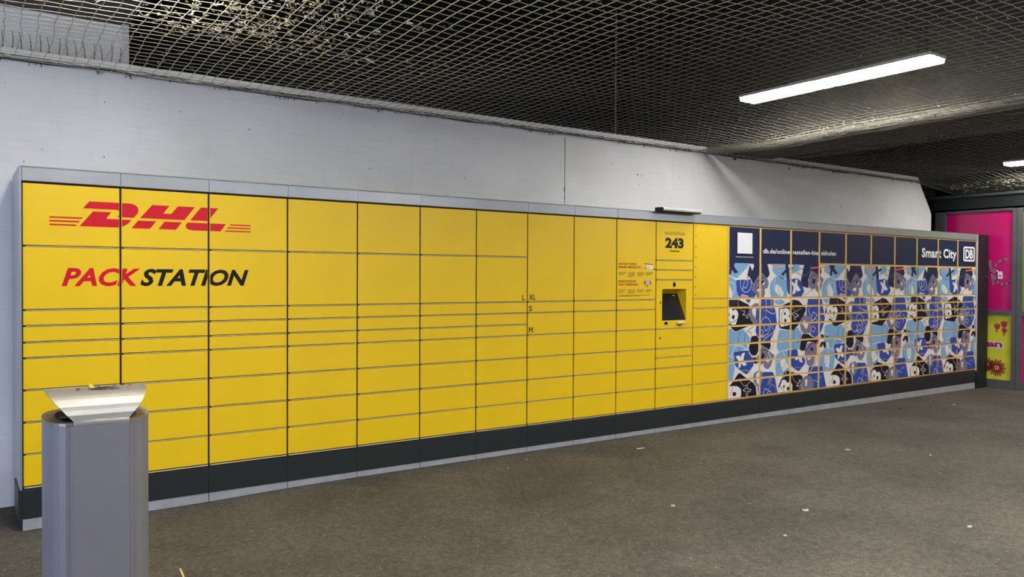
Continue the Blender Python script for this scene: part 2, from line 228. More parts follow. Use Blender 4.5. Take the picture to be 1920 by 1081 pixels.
# concrete ceiling: low slab at the left, deep coffers between downstand beams
cl = MB(); cl.box(-9, 16, -9.3, 2.2, 4.45, 4.6); struct(cl.build('ceiling', CONC))
struct(box('ceiling_low_slab', CONC2, -7, .70, -9.2, 2.0, 3.27, 4.44))
struct(box('beam_near', CONC, 6.62, 7.72, -9.2, 2.0, 2.93, 4.44))
struct(box('beam_far', CONC, 12.6, 13.7, -9.2, 2.0, 2.93, 4.44))
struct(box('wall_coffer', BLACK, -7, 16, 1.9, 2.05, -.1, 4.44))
struct(box('wall_front', REAR, -9, 16, -9.35, -9.2, -.1, 4.44))
struct(box('wall_right', DARK, 15.9, 16.05, -9.2, 2.0, -.1, 4.44))

# ---------------------------------------------------------------- luminaires above the net
LBODY = mat('lamp_body', rgb(190,190,185), .4, metal=.2)
LTUBE = mat('lamp_light', rgb(255,255,250), .5, emit=((1.0, .985, .95, 1), LAMP_POWER))
LTUBE1 = mat('lamp_light_left', rgb(255,255,250), .5, emit=((1.0, .985, .95, 1), LAMP_POWER_LEFT))
LTUBE4 = mat('fill_light_mid', rgb(255,255,250), .5, emit=((1.0, .985, .95, 1), FILL_POWER_MID))
LTUBE5 = mat('fill_light_rear_left', rgb(255,255,250), .5, emit=((1.0, .985, .95, 1), FILL_POWER_REAR_LEFT))
LTUBE3 = mat('fill_light_far', rgb(255,255,250), .5, emit=((1.0, .985, .95, 1), FILL_POWER_FAR))
LTUBE2 = mat('fill_light_rear', rgb(255,255,250), .5, emit=((1.0, .985, .95, 1), FILL_POWER_REAR))
def luminaire(cx, ya, yb, z, top, label, lm=LTUBE):
    t = empty('ceiling_light', (cx, (ya+yb)/2, z)); h = (yb-ya)/2
    b = MB(); b.box(-.12, .12, -h-.01, h+.01, .06, .085)
    b.build('housing', LBODY, t)
    d = MB()
    pr = [(-.115,.06),(-.112,.035),(-.10,.025),(.10,.025),(.112,.035),(.115,.06)]
    for k in range(6):
        (xa, za), (xb, zb) = pr[k], pr[(k+1) % 6]
        d.poly([(xa,-h,za),(xb,-h,zb),(xb,h,zb),(xa,h,za)])
    d.poly([(x,-h,z_) for x, z_ in pr][::-1]); d.poly([(x,h,z_) for x, z_ in pr])
    d.build('diffuser', lm, t)
    for s in (-1, 1):
        r = MB(); r.tube([(-.06, s*(h-.12), .09), (-.06, s*(h-.12), top-z)], .007); r.tube([(.06, s*(h-.12), .09), (.06, s*(h-.12), top-z)], .007)
        r.build('hanger', DARK, t)
    return tag(t, label, 'lamp', 'fluorescent lights under the ceiling')
luminaire(6.05, -2.20, -.36, 3.19, 4.44, 'long bright fluorescent light above the net right of centre')
luminaire(11.3, -2.3, -.45, 3.0, 4.44, 'fluorescent light above the net at the right edge of the view')
luminaire(.42, -2.65, -.95, 3.15, 3.27, 'fluorescent light under the low slab left of the coffer', LTUBE1)
for i, x in enumerate((0.0, 2.6, 4.9, 9.6)):
    luminaire(x, -6.1, -4.3, 3.1, 4.44 if x > .7 else 3.27, ('leftmost','second','third','rightmost')[i]+' of the four added fill lights in an unseen row overhead', (LTUBE5, LTUBE2, LTUBE4, LTUBE3)[i])  # unseen row added to even out the light on lockers and floor
cb = MB(); cb.tube([(5.6, 1.05, 3.0), (5.6, 1.05, 4.44)], .008)
tag(cb.build('hanging_cable', mat('cable_grey', rgb(120,118,105), .7)), 'thin cable hanging straight down in the dark coffer', 'cable')

# ---------------------------------------------------------------- bird net
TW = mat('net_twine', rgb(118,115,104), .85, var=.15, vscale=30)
def net_lamp_tint(m):
    # lamp light and dust painted in as paler twine over the left bay
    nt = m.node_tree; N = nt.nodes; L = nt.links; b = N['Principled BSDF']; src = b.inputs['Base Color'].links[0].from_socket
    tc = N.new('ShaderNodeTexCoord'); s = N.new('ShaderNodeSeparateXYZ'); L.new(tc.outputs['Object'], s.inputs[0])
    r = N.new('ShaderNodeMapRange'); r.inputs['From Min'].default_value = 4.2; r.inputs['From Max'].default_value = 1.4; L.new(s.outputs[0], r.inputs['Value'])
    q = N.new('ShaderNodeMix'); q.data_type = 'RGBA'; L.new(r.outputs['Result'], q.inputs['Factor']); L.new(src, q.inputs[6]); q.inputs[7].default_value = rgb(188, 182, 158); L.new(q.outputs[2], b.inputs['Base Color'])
net_lamp_tint(TW)
rn = random.Random(11)
CELL = .081; NX = int(14.0/CELL); NY = int(5.4/CELL); X0 = -1.3
def netz(x, y):
    d = WY-y
    z = NETZ + .015*math.sin(x*1.9)*min(1, d) + .05*min(1, d/2.5) + .006*math.sin(y*3.1+x*.7)*min(1, d)
    if 5.6 < x <= 6.62: z += -.075*((x-5.6)/1.02)**2*min(1, d)
    elif 6.62 < x < 7.75: z = min(z, NETZ) - .02*min(1, d)
    if x > 11: z -= (x-11)*.10
    return z
P_ = {}
for i in range(NX+1):
    for j in range(NY+1):
        x = X0+i*CELL; y = WY-.012-j*CELL
        k = min(1, max(0, (x-2.5)/4))*min(1, j/3)
        s = (1 if (i+j) % 2 else -1)
        w1 = (.009 if x < 1.2 else .006) if j else 0
        P_[i, j] = (x + rn.uniform(-w1, w1)*.7 + .014*math.sin(j*.35+x)*min(1, j/6)*max(.25, 1-max(0, x)/2), y + (.012*s*k + rn.uniform(-w1, w1)*.8 if j else 0), netz(x, y) + rn.uniform(-.003, .003)*min(1, j))
nb = MB()
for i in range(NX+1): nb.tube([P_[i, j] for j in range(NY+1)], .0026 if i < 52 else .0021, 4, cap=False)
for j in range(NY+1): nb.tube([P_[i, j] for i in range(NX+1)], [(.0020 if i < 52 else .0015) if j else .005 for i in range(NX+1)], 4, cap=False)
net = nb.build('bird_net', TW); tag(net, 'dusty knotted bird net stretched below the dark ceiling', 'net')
rp = MB(); rp.tube([(X0+k*.25+rn.uniform(-.05,.05), WY-.010, NETZ+rn.uniform(-.006,.006)) for k in range(55)], .0065, 5)
for k in range(90):
    x = rn.uniform(-.9, 11.2); rp.tube([(x, WY-.012, NETZ), (x+rn.uniform(-.01,.01), WY-.02, NETZ-rn.uniform(.012,.035))], .003, 4)
for q_ in range(7):
    rp.tube([(X0+k*.12+rn.uniform(-.03,.03), WY-.014-q_*.013+rn.uniform(-.006,.006), NETZ+.004+rn.uniform(-.006,.01)) for k in range(113)], .0016, 3, cap=False)
o = rp.build('edge_rope', mat('rope_dark', rgb(58,56,50), .9), net); o['label'] = 'dark frayed edge rope'
# strands gathered into a thick fold along the edge of the beam
gs = MB()
for k in range(60):
    x = 6.64-abs(rn.gauss(0, .11)); pts = []; dz = rn.uniform(-.02, .03)
    for j in range(26): y = .6-j*.15; pts.append((x+rn.uniform(-.012,.012), y, netz(min(x, 6.62), y)+dz+rn.uniform(-.006,.006)))
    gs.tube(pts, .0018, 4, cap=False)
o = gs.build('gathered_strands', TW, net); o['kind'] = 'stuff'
# fluff, feathers and knots caught in it
db = MB()
def fluff(x, y, s, n=5):
    z = netz(x, y)+.004
    for k in range(n):
        a = rn.uniform(0, 6.28); l = s*rn.uniform(.4, 1.0); wd = s*rn.uniform(.04, .12); c, sn = math.cos(a), math.sin(a)
        ox, oy, oz = rn.uniform(-s, s)*.5, rn.uniform(-s, s)*.5, rn.uniform(-.3, .3)*s
        db.poly([(x+ox-c*l/2-sn*wd, y+oy-sn*l/2+c*wd, z+oz), (x+ox+c*l/2, y+oy+sn*l/2, z+oz+rn.uniform(-.4,.4)*s), (x+ox-c*l/2+sn*wd, y+oy-sn*l/2-c*wd, z+oz+rn.uniform(-.3,.3)*s)])
for k in range(300): fluff(rn.gauss(1.12, .32), rn.uniform(-1.7, -.45), rn.uniform(.02, .055))
for k in range(120): fluff(rn.uniform(.5, 2.4), rn.uniform(-1.5, .3), rn.uniform(.01, .03))
for k in range(900): fluff(rn.uniform(-.5, 12), rn.uniform(-3.6, .5), rn.uniform(.006, .02), 3)
for k in range(500): fluff(min(6.64, rn.gauss(6.45, .12)), rn.gauss(-1.2, .8), rn.uniform(.008, .022), 3)
for k in range(220): fluff(rn.uniform(11.5, 12.1), rn.uniform(-2.0, .5), rn.uniform(.02, .05), 5)
for k in range(500): fluff(rn.uniform(-.5, 11), rn.uniform(.55, .60), rn.uniform(.008, .022), 2)
o = db.build('caught_fluff', mat('fluff', rgb(190,184,160), .95), net); o['kind'] = 'stuff'; o['label'] = 'pale fluff and feathers caught in the net'
# upright spikes on the ledge at the left
sp = empty('spike_row', (-.1, WY+.05, 2.965)); rs = random.Random(5)
tag(sp, 'row of thin dark anti-bird spikes on the ledge behind the net', 'spikes')
PIN = mat('pin_dark', rgb(52,50,60), .5)
pm = MB(); pm.tube([(0,0,0), (.004,0,.06), (-.003,0,.125)], [.0035,.003,.002], 5); pm = pm.mesh('spike', PIN)
for k in range(17):
    s = link('spike', pm, sp, (-.12+k*.053, 0, 0)); s.rotation_euler = (rs.uniform(-.15,.15), rs.uniform(-.12,.12), 0)

# ---------------------------------------------------------------- the flat print
PC = {'N': ('print_navy', (22,34,72)), 'K': ('print_ink', (12,17,36)), 'B': ('print_blue', (44,74,156)), 'L': ('print_light_blue', (124,168,206)),
      'G': ('print_grey', (120,116,140)), 'W': ('print_white', (226,222,216)), 'O': ('print_peach', (226,160,118)), 'P': ('print_pink', (216,150,150)),
      'R': ('print_coral', (214,96,92)), 'S': ('print_steel', (84,124,160)), 'T': ('print_brown', (150,100,92)), 'H': ('print_mauve', (168,152,176)),
      'Y': ('print_sand', (206,196,164)), 'r': ('print_red', (206,14,40)), 'k': ('print_black', (18,14,12)), 'm': ('print_rust', (176,52,20)),
      'w': ('print_bright_white', (236,236,238)), 'g': ('print_pale_grey', (190,180,186)), 'y': ('print_brown_line', (120,84,16))}
def pmat(c):
    n, v = PC[c]; return mat(n, rgb(*v), .5 if c in 'NK' else .38, var=.03, spec=.3)
TRIS = []      # (layer, colour, ((x,z)*3))
LAY = [0]
def add_tris(tris, c, step=True):
    if step: LAY[0] += 1
    for t in tris: TRIS.append((LAY[0], c, t, min(p[0] for p in t), max(p[0] for p in t), min(p[1] for p in t), max(p[1] for p in t)))
def tri_poly(pts):
    v = [Vector((x, z, 0)) for x, z in pts]
    return [tuple((v[i].x, v[i].y) for i in t) for t in tessellate_polygon([v])]
def stroke(pts, w):
    out = []; h = w/2
    for a, b in zip(pts, pts[1:]):
        dx, dz = b[0]-a[0], b[1]-a[1]; l = math.hypot(dx, dz) or 1e-6; dx /= l; dz /= l
        e = h*.45; A = (a[0]-dx*e, a[1]-dz*e); B = (b[0]+dx*e, b[1]+dz*e); n = (-dz*h, dx*h)
        p = [(A[0]+n[0],A[1]+n[1]), (A[0]-n[0],A[1]-n[1]), (B[0]-n[0],B[1]-n[1]), (B[0]+n[0],B[1]+n[1])]
        out += [(p[0],p[1],p[2]), (p[0],p[2],p[3])]
    return out
def rect(x0, x1, z0, z1): return [((x0,z0),(x1,z0),(x1,z1)), ((x0,z0),(x1,z1),(x0,z1))]
def smooth_closed(pts, k=1):
    return pts
def text_tris(s, x0, x1, z0, z1, bold=0.0, shear=0.0, cap='H', space=1.0):
    """s set so that its capitals fill z0..z1 and its width x0..x1"""
    def mk(t):
        cu = bpy.data.curves.new('lettering', 'FONT'); cu.body = t; cu.size = 1.0; cu.offset = bold; cu.shear = shear
        cu.resolution_u = 3; cu.space_character = space; cu.fill_mode = 'BOTH'
        ob = bpy.data.objects.new('lettering', cu); C.objects.link(ob)
        dg = bpy.context.evaluated_depsgraph_get(); me = bpy.data.meshes.new_from_object(ob.evaluated_get(dg))
        me.calc_loop_triangles(); vs = [v.co.copy() for v in me.vertices]; tr = [tuple(t.vertices) for t in me.loop_triangles]
        bpy.data.objects.remove(ob); bpy.data.curves.remove(cu); bpy.data.meshes.remove(me); return vs, tr
    vs, tr = mk(s); hv, _ = mk(cap)
    b0, b1 = min(v.y for v in hv), max(v.y for v in hv); a0, a1 = min(v.x for v in vs), max(v.x for v in vs)
    f = lambda v: (x0+(v.x-a0)/(a1-a0)*(x1-x0), z0+(v.y-b0)/(b1-b0)*(z1-z0))
    return [tuple(f(vs[i]) for i in t) for t in tr]
def bezier_round(x0, x1, z0, z1, r, n=5):
    out = []
    for cx, cz, a in ((x1-r, z1-r, 0), (x0+r, z1-r, 90), (x0+r, z0+r, 180), (x1-r, z0+r, 270)):
        for k in range(n+1):
            t = math.radians(a+90*k/n); out.append((cx+r*math.cos(t), cz+r*math.sin(t)))
    return out
def clip(tri, x0, x1, z0, z1):
    P = list(tri)
    for ax, v, sg in ((0,x0,1),(0,x1,-1),(1,z0,1),(1,z1,-1)):
        Q = []
        for i in range(len(P)):
            a, b = P[i-1], P[i]; da, db_ = (a[ax]-v)*sg, (b[ax]-v)*sg
            if (da >= 0) != (db_ >= 0):
                t = da/(da-db_); Q.append((a[0]+(b[0]-a[0])*t, a[1]+(b[1]-a[1])*t))
            if db_ >= 0: Q.append(b)
        P = Q
        if len(P) < 3: return None
    return P
def print_on(x0, x1, z0, z1, y, parent, base=None, label=None):
    """the part of the print that falls on the rectangle, as one thin object"""
    b = MB(); cols = []
    def ci(c):
        if c not in cols: cols.append(c)
        return cols.index(c)
    for c, ra in (base or []):
        P = clip(((ra[0],ra[2]),(ra[1],ra[2]),(ra[1],ra[3]),(ra[0],ra[3])), x0, x1, z0, z1)
        if P: b.poly([(p[0], y-.0004, p[1]) for p in P], ci(c))
    for lay, c, t, a0, a1, c0, c1 in TRIS:
        if a1 <= x0 or a0 >= x1 or c1 <= z0 or c0 >= z1: continue
        P = clip(t, x0, x1, z0, z1)
        if P:
            ar = sum(P[i-1][0]*P[i][1]-P[i][0]*P[i-1][1] for i in range(len(P)))
            if abs(ar) < 1e-9: continue
            if ar < 0: P = P[::-1]
            b.poly([(p[0], y-.0006-lay*1.6e-5, p[1]) for p in P], ci(c))
    if not b.f: return None
    o = b.build('print', [pmat(c) for c in cols], parent)
    if label: o['label'] = label
    return o
# logo and lettering on the yellow doors
LOGO = [[(0.354,1.945),(0.589,1.945),(0.612,1.936),(0.626,1.922),(0.630,1.905),(0.627,1.888),(0.602,1.856),(0.509,1.856),(0.523,1.877),(0.522,1.891),(0.510,1.901),(0.319,1.901)],
 [(0.374,1.885),(0.476,1.885),(0.450,1.850),(0.450,1.845),(0.455,1.843),(0.589,1.843),(0.575,1.822),(0.549,1.803),(0.516,1.792),(0.301,1.792)],
 [(0.710,1.943),(0.813,1.943),(0.776,1.892),(0.824,1.892),(0.865,1.943),(0.969,1.943),(0.905,1.856),(0.639,1.856)],
 [(0.629,1.841),(0.735,1.841),(0.696,1.791),(0.589,1.791)], [(0.784,1.841),(0.889,1.841),(0.852,1.791),(0.747,1.791)],
 [(1.007,1.943),(1.118,1.943),(1.052,1.856),(0.940,1.856)],
 [(0.925,1.841),(1.167,1.841),(1.132,1.791),(0.955,1.791),(0.928,1.796),(0.913,1.809),(0.913,1.826)],
 [(0.142,1.845),(0.319,1.845),(0.312,1.836),(0.142,1.836)],[(0.142,1.823),(0.303,1.823),(0.296,1.814),(0.142,1.814)],[(0.142,1.801),(0.287,1.801),(0.280,1.792),(0.142,1.792)],
 [(1.196,1.841),(1.331,1.841),(1.331,1.833),(1.190,1.833)],[(1.180,1.820),(1.331,1.820),(1.331,1.812),(1.174,1.812)],[(1.164,1.799),(1.331,1.799),(1.331,1.791),(1.158,1.791)]]
for p in LOGO: add_tris(tri_poly(p), 'r')
add_tris(text_tris('PACK', .205, .640, 1.429, 1.538, .034, .28), 'r')
add_tris(text_tris('STATION', .640, 1.317, 1.429, 1.536, .034, .28), 'k')
add_tris(text_tris('L', 3.607, 3.636, 1.303, 1.347, .012), 'k'); add_tris(text_tris('XL', 3.676, 3.746, 1.305, 1.352, .012), 'k')
add_tris(text_tris('S', 3.677, 3.710, 1.209, 1.254, .012), 'k'); add_tris(stroke([(3.680,1.027),(3.682,1.073)],.0075)+stroke([(3.717,1.027),(3.715,1.073)],.0075)+stroke([(3.683,1.071),(3.6985,1.040),(3.714,1.071)],.0065), 'k')
add_tris(text_tris('PACKSTATION', 5.296, 5.566, 1.914, 1.943, -.006), 'k')
add_tris(text_tris('243', 5.300, 5.552, 1.787, 1.886, .052), 'k')
def illegible(x0, x1, z, c='y', h=.0045, seed=0):
    r = random.Random(seed); x = x0; T = []
    while x < x1-.006:
        l = min(r.uniform(.012, .035), x1-x); T += rect(x, x+l, z, z+h); x += l+.004
    add_tris(T, c)
illegible(5.363, 5.497, 1.752, 'k', .012, 4)
add_tris(text_tris('IHR PAKET WURDE', 4.692, 4.919, 1.616, 1.635, .02), 'm'); add_tris(text_tris('HIERHIN UMGELEITET?', 4.692, 4.979, 1.586, 1.606, .02), 'm')
add_tris(text_tris('SIE MÖCHTEN EIN', 4.692, 4.914, 1.455, 1.474, .02), 'm'); add_tris(text_tris('PAKET VERSENDEN?', 4.692, 4.948, 1.425, 1.445, .02), 'm')
ux = lambda x: 4.674+((1150+x/13.19)-1156)/73.0*.504
vz = lambda y: 1.288+(561.4-(480+y/13.19))*.00508
for k, (xa, xb, rows) in enumerate(((125,300,(402,430,455)),(350,525,(402,430,455,481,509)),(575,750,(402,430,455,485)),(790,965,(405,430,460)),
        (125,290,(825,853,882)),(348,540,(825,850,880,908)),(573,755,(825,850,878)),(790,945,(825,850,878)))):
    for q_, y in enumerate(rows):
        e = xb-(60 if q_ == len(rows)-1 else (20*(q_ % 2))); illegible(ux(xa), ux(e), vz(y+5), 'y', .0042, k*9+q_)
illegible(ux(125), ux(900), vz(958), 'y', .0038, 91); illegible(ux(125), ux(670), vz(978), 'y', .0038, 92)
add_tris(rect(ux(810), ux(965), vz(318), vz(212)), 'W'); add_tris(rect(ux(845), ux(872), vz(285), vz(262)), 'S')
add_tris(stroke([(ux(740), vz(180)), (ux(800), vz(183)), (ux(955), vz(205))], .006), 'm'); add_tris(stroke([(ux(740), vz(298)), (ux(810), vz(298))], .005), 'y')
add_tris(rect(ux(985), ux(1012), vz(340), vz(295)), 'k')
add_tris(rect(ux(765), ux(905), vz(712), vz(600)), 'g'); add_tris(rect(ux(752), ux(776), vz(700), vz(600)), 'k'); add_tris(rect(ux(893), ux(912), vz(700), vz(600)), 'k')
add_tris(stroke([(ux(800), vz(750)), (ux(835), vz(715))], .01), 'm')
for z in (2.006, 1.904, 1.803, 1.703, 1.603, 1.504, 1.405, 1.328): add_tris(rect(5.716, 5.730, z, z+.009)+rect(5.733, 5.738, z, z+.009), 'y')
# hand symbol above the screen
add_tris(tri_poly([(5.410,1.448),(5.416,1.462),(5.420,1.448),(5.425,1.466),(5.430,1.449),(5.436,1.461),(5.440,1.446),(5.449,1.440),(5.444,1.420),(5.432,1.408),(5.418,1.410),(5.408,1.424)]), 'k')
# art print of overlapping letters and shapes, repeated three times along the doors
for k in (-1, 0, 1, 2):
    for ln in ART.split('|'):
        a = ln.split(); c = a[0][0]; wd = a[0][1:]
        pts = [tuple(int(t)/1000.0 for t in s.split(',')) for s in a[1:]]
        pts = [(x+6.2+k*1.757, z) for x, z in pts]
        if max(p[0] for p in pts) < 6.2 or min(p[0] for p in pts) > 11.46: continue
        T = []
        for t in (stroke(pts, int(wd)/1000.0) if wd else tri_poly(pts)):
            if min(p[0] for p in t) >= 6.213: T.append(t); continue
            P = clip(t, 6.213, 20, -1, 9)
            if P: T += [(P[0], P[i], P[i+1]) for i in range(1, len(P)-1)]
        add_tris(T, c)
# navy headband lettering
HB = []
keep = LAY[0]
add_tris(rect(6.343, 6.582, 1.757, 1.973), 'w')
add_tris(text_tris('db.de/online-bestellen-hier-abholen', 6.317, 6.598, 1.717, 1.727, .02), 'w')
add_tris(text_tris('db.de/online-bestellen-hier-abholen', 6.760, 8.082, 1.766, 1.816, .026, space=1.04), 'w')
add_tris(text_tris('Smart City', 9.968, 10.866, 1.783, 1.906, .036, space=1.06), 'w')
add_tris(tri_poly(bezier_round(11.050, 11.372, 1.748, 1.952, .035)), 'w')
add_tris(tri_poly(bezier_round(11.082, 11.340, 1.772, 1.928, .015)), 'N')
add_tris(text_tris('DB', 11.105, 11.320, 1.786, 1.914, .036, space=.95), 'w')

# ---------------------------------------------------------------- parcel lockers
YEL = mat('yellow_lacquer', rgb(234,194,8), .42, var=.03, vscale=2.0, coat=.06)
YEDGE = mat('yellow_edge', rgb(236,196,104), .4)
ALU = mat('aluminium_grey', rgb(160,164,170), .38, metal=.55, var=.04, vscale=3)
ALUB = mat('bare_aluminium', rgb(200,196,186), .3, metal=.7)
SHEET = mat('galvanised_strip', rgb(158,160,164), .5, metal=.15, var=.1, vscale=9)
ANTH = mat('anthracite', rgb(30,36,38), .45, var=.06)
GAP = mat('gap_brown', rgb(40,28,22), .7)
RAIL = mat('rail_metal', rgb(214,202,178), .4, metal=.2)
DM = {}
def door_mesh(w_, h_, m):
    k = (round(w_, 3), round(h_, 3), m.name)
    if k not in DM:
        b = MB(); b.box(0, w_, 0, .018, 0, h_, ch=.0018); DM[k] = b.mesh('door', m)
    return DM[k]
ROWS_L = [ZD, ZA, ZB, ZC, ZE, ZF, ZG, ZH, ZI, ZJ]; ROWS_XL = [ZD, ZB, ZC, ZF, ZG, ZH, ZI, ZJ]
ROWS_T = [ZD, 1.665, 1.572, 1.478, ZF, ZG, .7275, ZH, ZI, ZJ]
def column(i, unit, ox):
    """doors, rails, print of column i, all children of the unit (whose origin is at x = ox)"""
    x0, x1 = BX[i], BX[i+1]; db_side = i >= 12
    rows = ROWS_L if (i <= 6 or i >= 15) else (ROWS_T if i == 10 else ROWS_XL)
    vg = .0062; hg = .0056
    kk = ('rail', round(x1-x0, 3), db_side)
    if kk not in DM:
        rl = MB(); rl.box(.020, x1-x0-.004, .001, .02, -.0026, .0012); DM[kk] = rl.mesh('rail', RAIL if not db_side else YEDGE)
    for z in rows[1:-1]: link('rail', DM[kk], unit, (x0-ox, 0, z))
    box('bottom_rail', RAIL if not db_side else YEDGE, x0+.010-ox, x1-.006-ox, -.001, .02, ZJ-.0075, ZJ-.0015, unit)
    for a, b in zip(rows, rows[1:]):
        xa, xb, za, zb = x0+vg, x1-vg, b+hg, a-hg
        if i == 21: xb = x1-.006
        if db_side: xa, xb, za, zb = x0+.003, x1-.003, b+.003, a-.003
        if i == 10 and abs(a-1.478) < 1e-6:
            terminal(unit, ox, xa, xb, za, zb); continue
        d = link('door', door_mesh(xb-xa, zb-za, YEL if not db_side else YEDGE), unit, (xa-ox, 0, za))
        if db_side:
            m_ = .0125; mz = .0075
            band = 1.652 if i <= 14 else 1.66
            o = print_on(xa+m_, xb-m_, za+mz, zb-mz, 0, d, base=[('W', (xa, xb, -1, band)), ('N', (xa, xb, band, 3))])
            if o: o.location = (-xa, 0, -za)
        else:
            o = print_on(xa+.002, xb-.002, za+.002, zb-.002, 0, d)
            if o: o.location = (-xa, 0, -za)
        if i == 10 and abs(a-ZF) < 1e-6:
            k = MB(); k.box(5.233-xa, 5.243-xa, -.004, 0, .907-za, .930-za); k.build('keyhole', DARK, d)
def terminal(unit, ox, xa, xb, za, zb):
    sx0, sx1, sz0, sz1 = 5.262, 5.593, 1.086, 1.391
    t = MB(); t.box(xa-ox, sx0-ox, 0, .018, za, zb); t.box(sx1-ox, xb-ox, 0, .018, za, zb)
    t.box(sx0-ox, sx1-ox, 0, .018, za, sz0); t.box(sx0-ox, sx1-ox, 0, .018, sz1, zb)
    a, b = sx0-ox, sx1-ox
    t.poly([(b,.018,sz0),(b,.13,sz0),(b,.13,sz1),(b,.018,sz1)]); t.poly([(a,.018,sz0),(a,.13,sz0),(a,.13,sz1),(a,.018,sz1)])
    t.poly([(a,.018,sz1),(b,.018,sz1),(b,.13,sz1),(a,.13,sz1)]); t.poly([(a,.128,1.30),(b,.128,1.30),(b,.128,sz1),(a,.128,sz1)])
    f = t.build('terminal_panel', YEL, unit)
    s = MB(); s.poly([(a,.004,sz0+.001),(b,.004,sz0+.001),(b,.118,1.345),(a,.118,1.345)]); s.poly([(a,.012,sz0-.01),(b,.012,sz0-.01),(b,.126,1.335),(a,.126,1.335)])
    s.poly([(a,.118,1.345),(b,.118,1.345),(b,.126,1.335),(a,.126,1.335)])
    sc = s.build('screen', mat('screen_glass', rgb(26,28,32), .25, bump=.05), f); sc['label'] = 'dark tilted touch screen'
    g = MB(); g.box(b-.085, b-.055, .098, .104, 1.322, 1.330); g.build('white_mark', mat('print_bright_white2', rgb(225,225,225), .4), sc)  # small white mark near the top of the screen
    k = MB(); k.box(5.298-ox, 5.332-ox, -.008, 0, 1.048, 1.072, ch=.003); k.build('scanner_window', mat('scanner_black', rgb(12,12,12), .2), f)
    k = MB(); k.box(5.292-ox, 5.338-ox, -.002, 0, 1.026, 1.040); k.build('sticker', pmat('g'), f)
    k = MB(); k.box(5.455-ox, 5.560-ox, -.03, 0, 1.050, 1.068, ch=.006); k.build('card_slot', mat('slot_grey', rgb(205,200,196), .4), f)
    k = MB(); k.box(5.480-ox, 5.525-ox, -.003, 0, 1.030, 1.043); k.build('sticker', pmat('m'), f)
    k = MB(); k.box(5.234-ox, 5.242-ox, -.004, 0, 1.247, 1.273); k.build('keyhole', DARK, f)
    o = print_on(xa+.002, xb-.002, sz1+.002, zb-.002, 0, f)
    if o: o.location = (-ox, 0, 0)
UNITS = [
 ((0,1), 'yellow locker column at the left end with bare side panel, partly behind the bin'),
 ((1,2), 'second yellow locker column from the left, carrying the middle of the red logo'),
 ((2,3), 'yellow locker column with the end of the logo and the letters ON'),
 ((3,4), 'plain yellow locker column just right of the one ending the logo'),
 ((4,5), 'plain yellow locker column, fifth from the left end'),
 ((5,6), 'plain yellow locker column, sixth from the left end'),
 ((6,7), 'yellow locker column with the small letter L at its right edge'),
 ((7,8), 'yellow locker column with size letters XL, S and M on its left edge'),
 ((8,9), 'plain yellow locker column with tall top door, between size letters and info text'),
 ((9,11), 'yellow double locker unit with info text, number 243 and touch screen'),
 ((11,13), 'double locker unit, half yellow with height marks, half navy with white square'),
 ((13,14), 'blue-printed locker column carrying the first words of the web address'),
 ((14,15), 'blue-printed locker column carrying the middle words of the web address'),
 ((15,16), 'blue-printed locker column carrying the last word of the web address'),
 ((16,17), 'blue-printed locker column with blank navy top, right after the web address'),
 ((17,18), 'blue-printed locker column with blank navy top, second after the web address'),
 ((18,20), 'double blue-printed locker unit whose right half starts the words Smart City'),
 ((20,21), 'blue-printed locker column carrying the word City'),
 ((21,22), 'blue-printed locker column at the right end with square letter logo')]
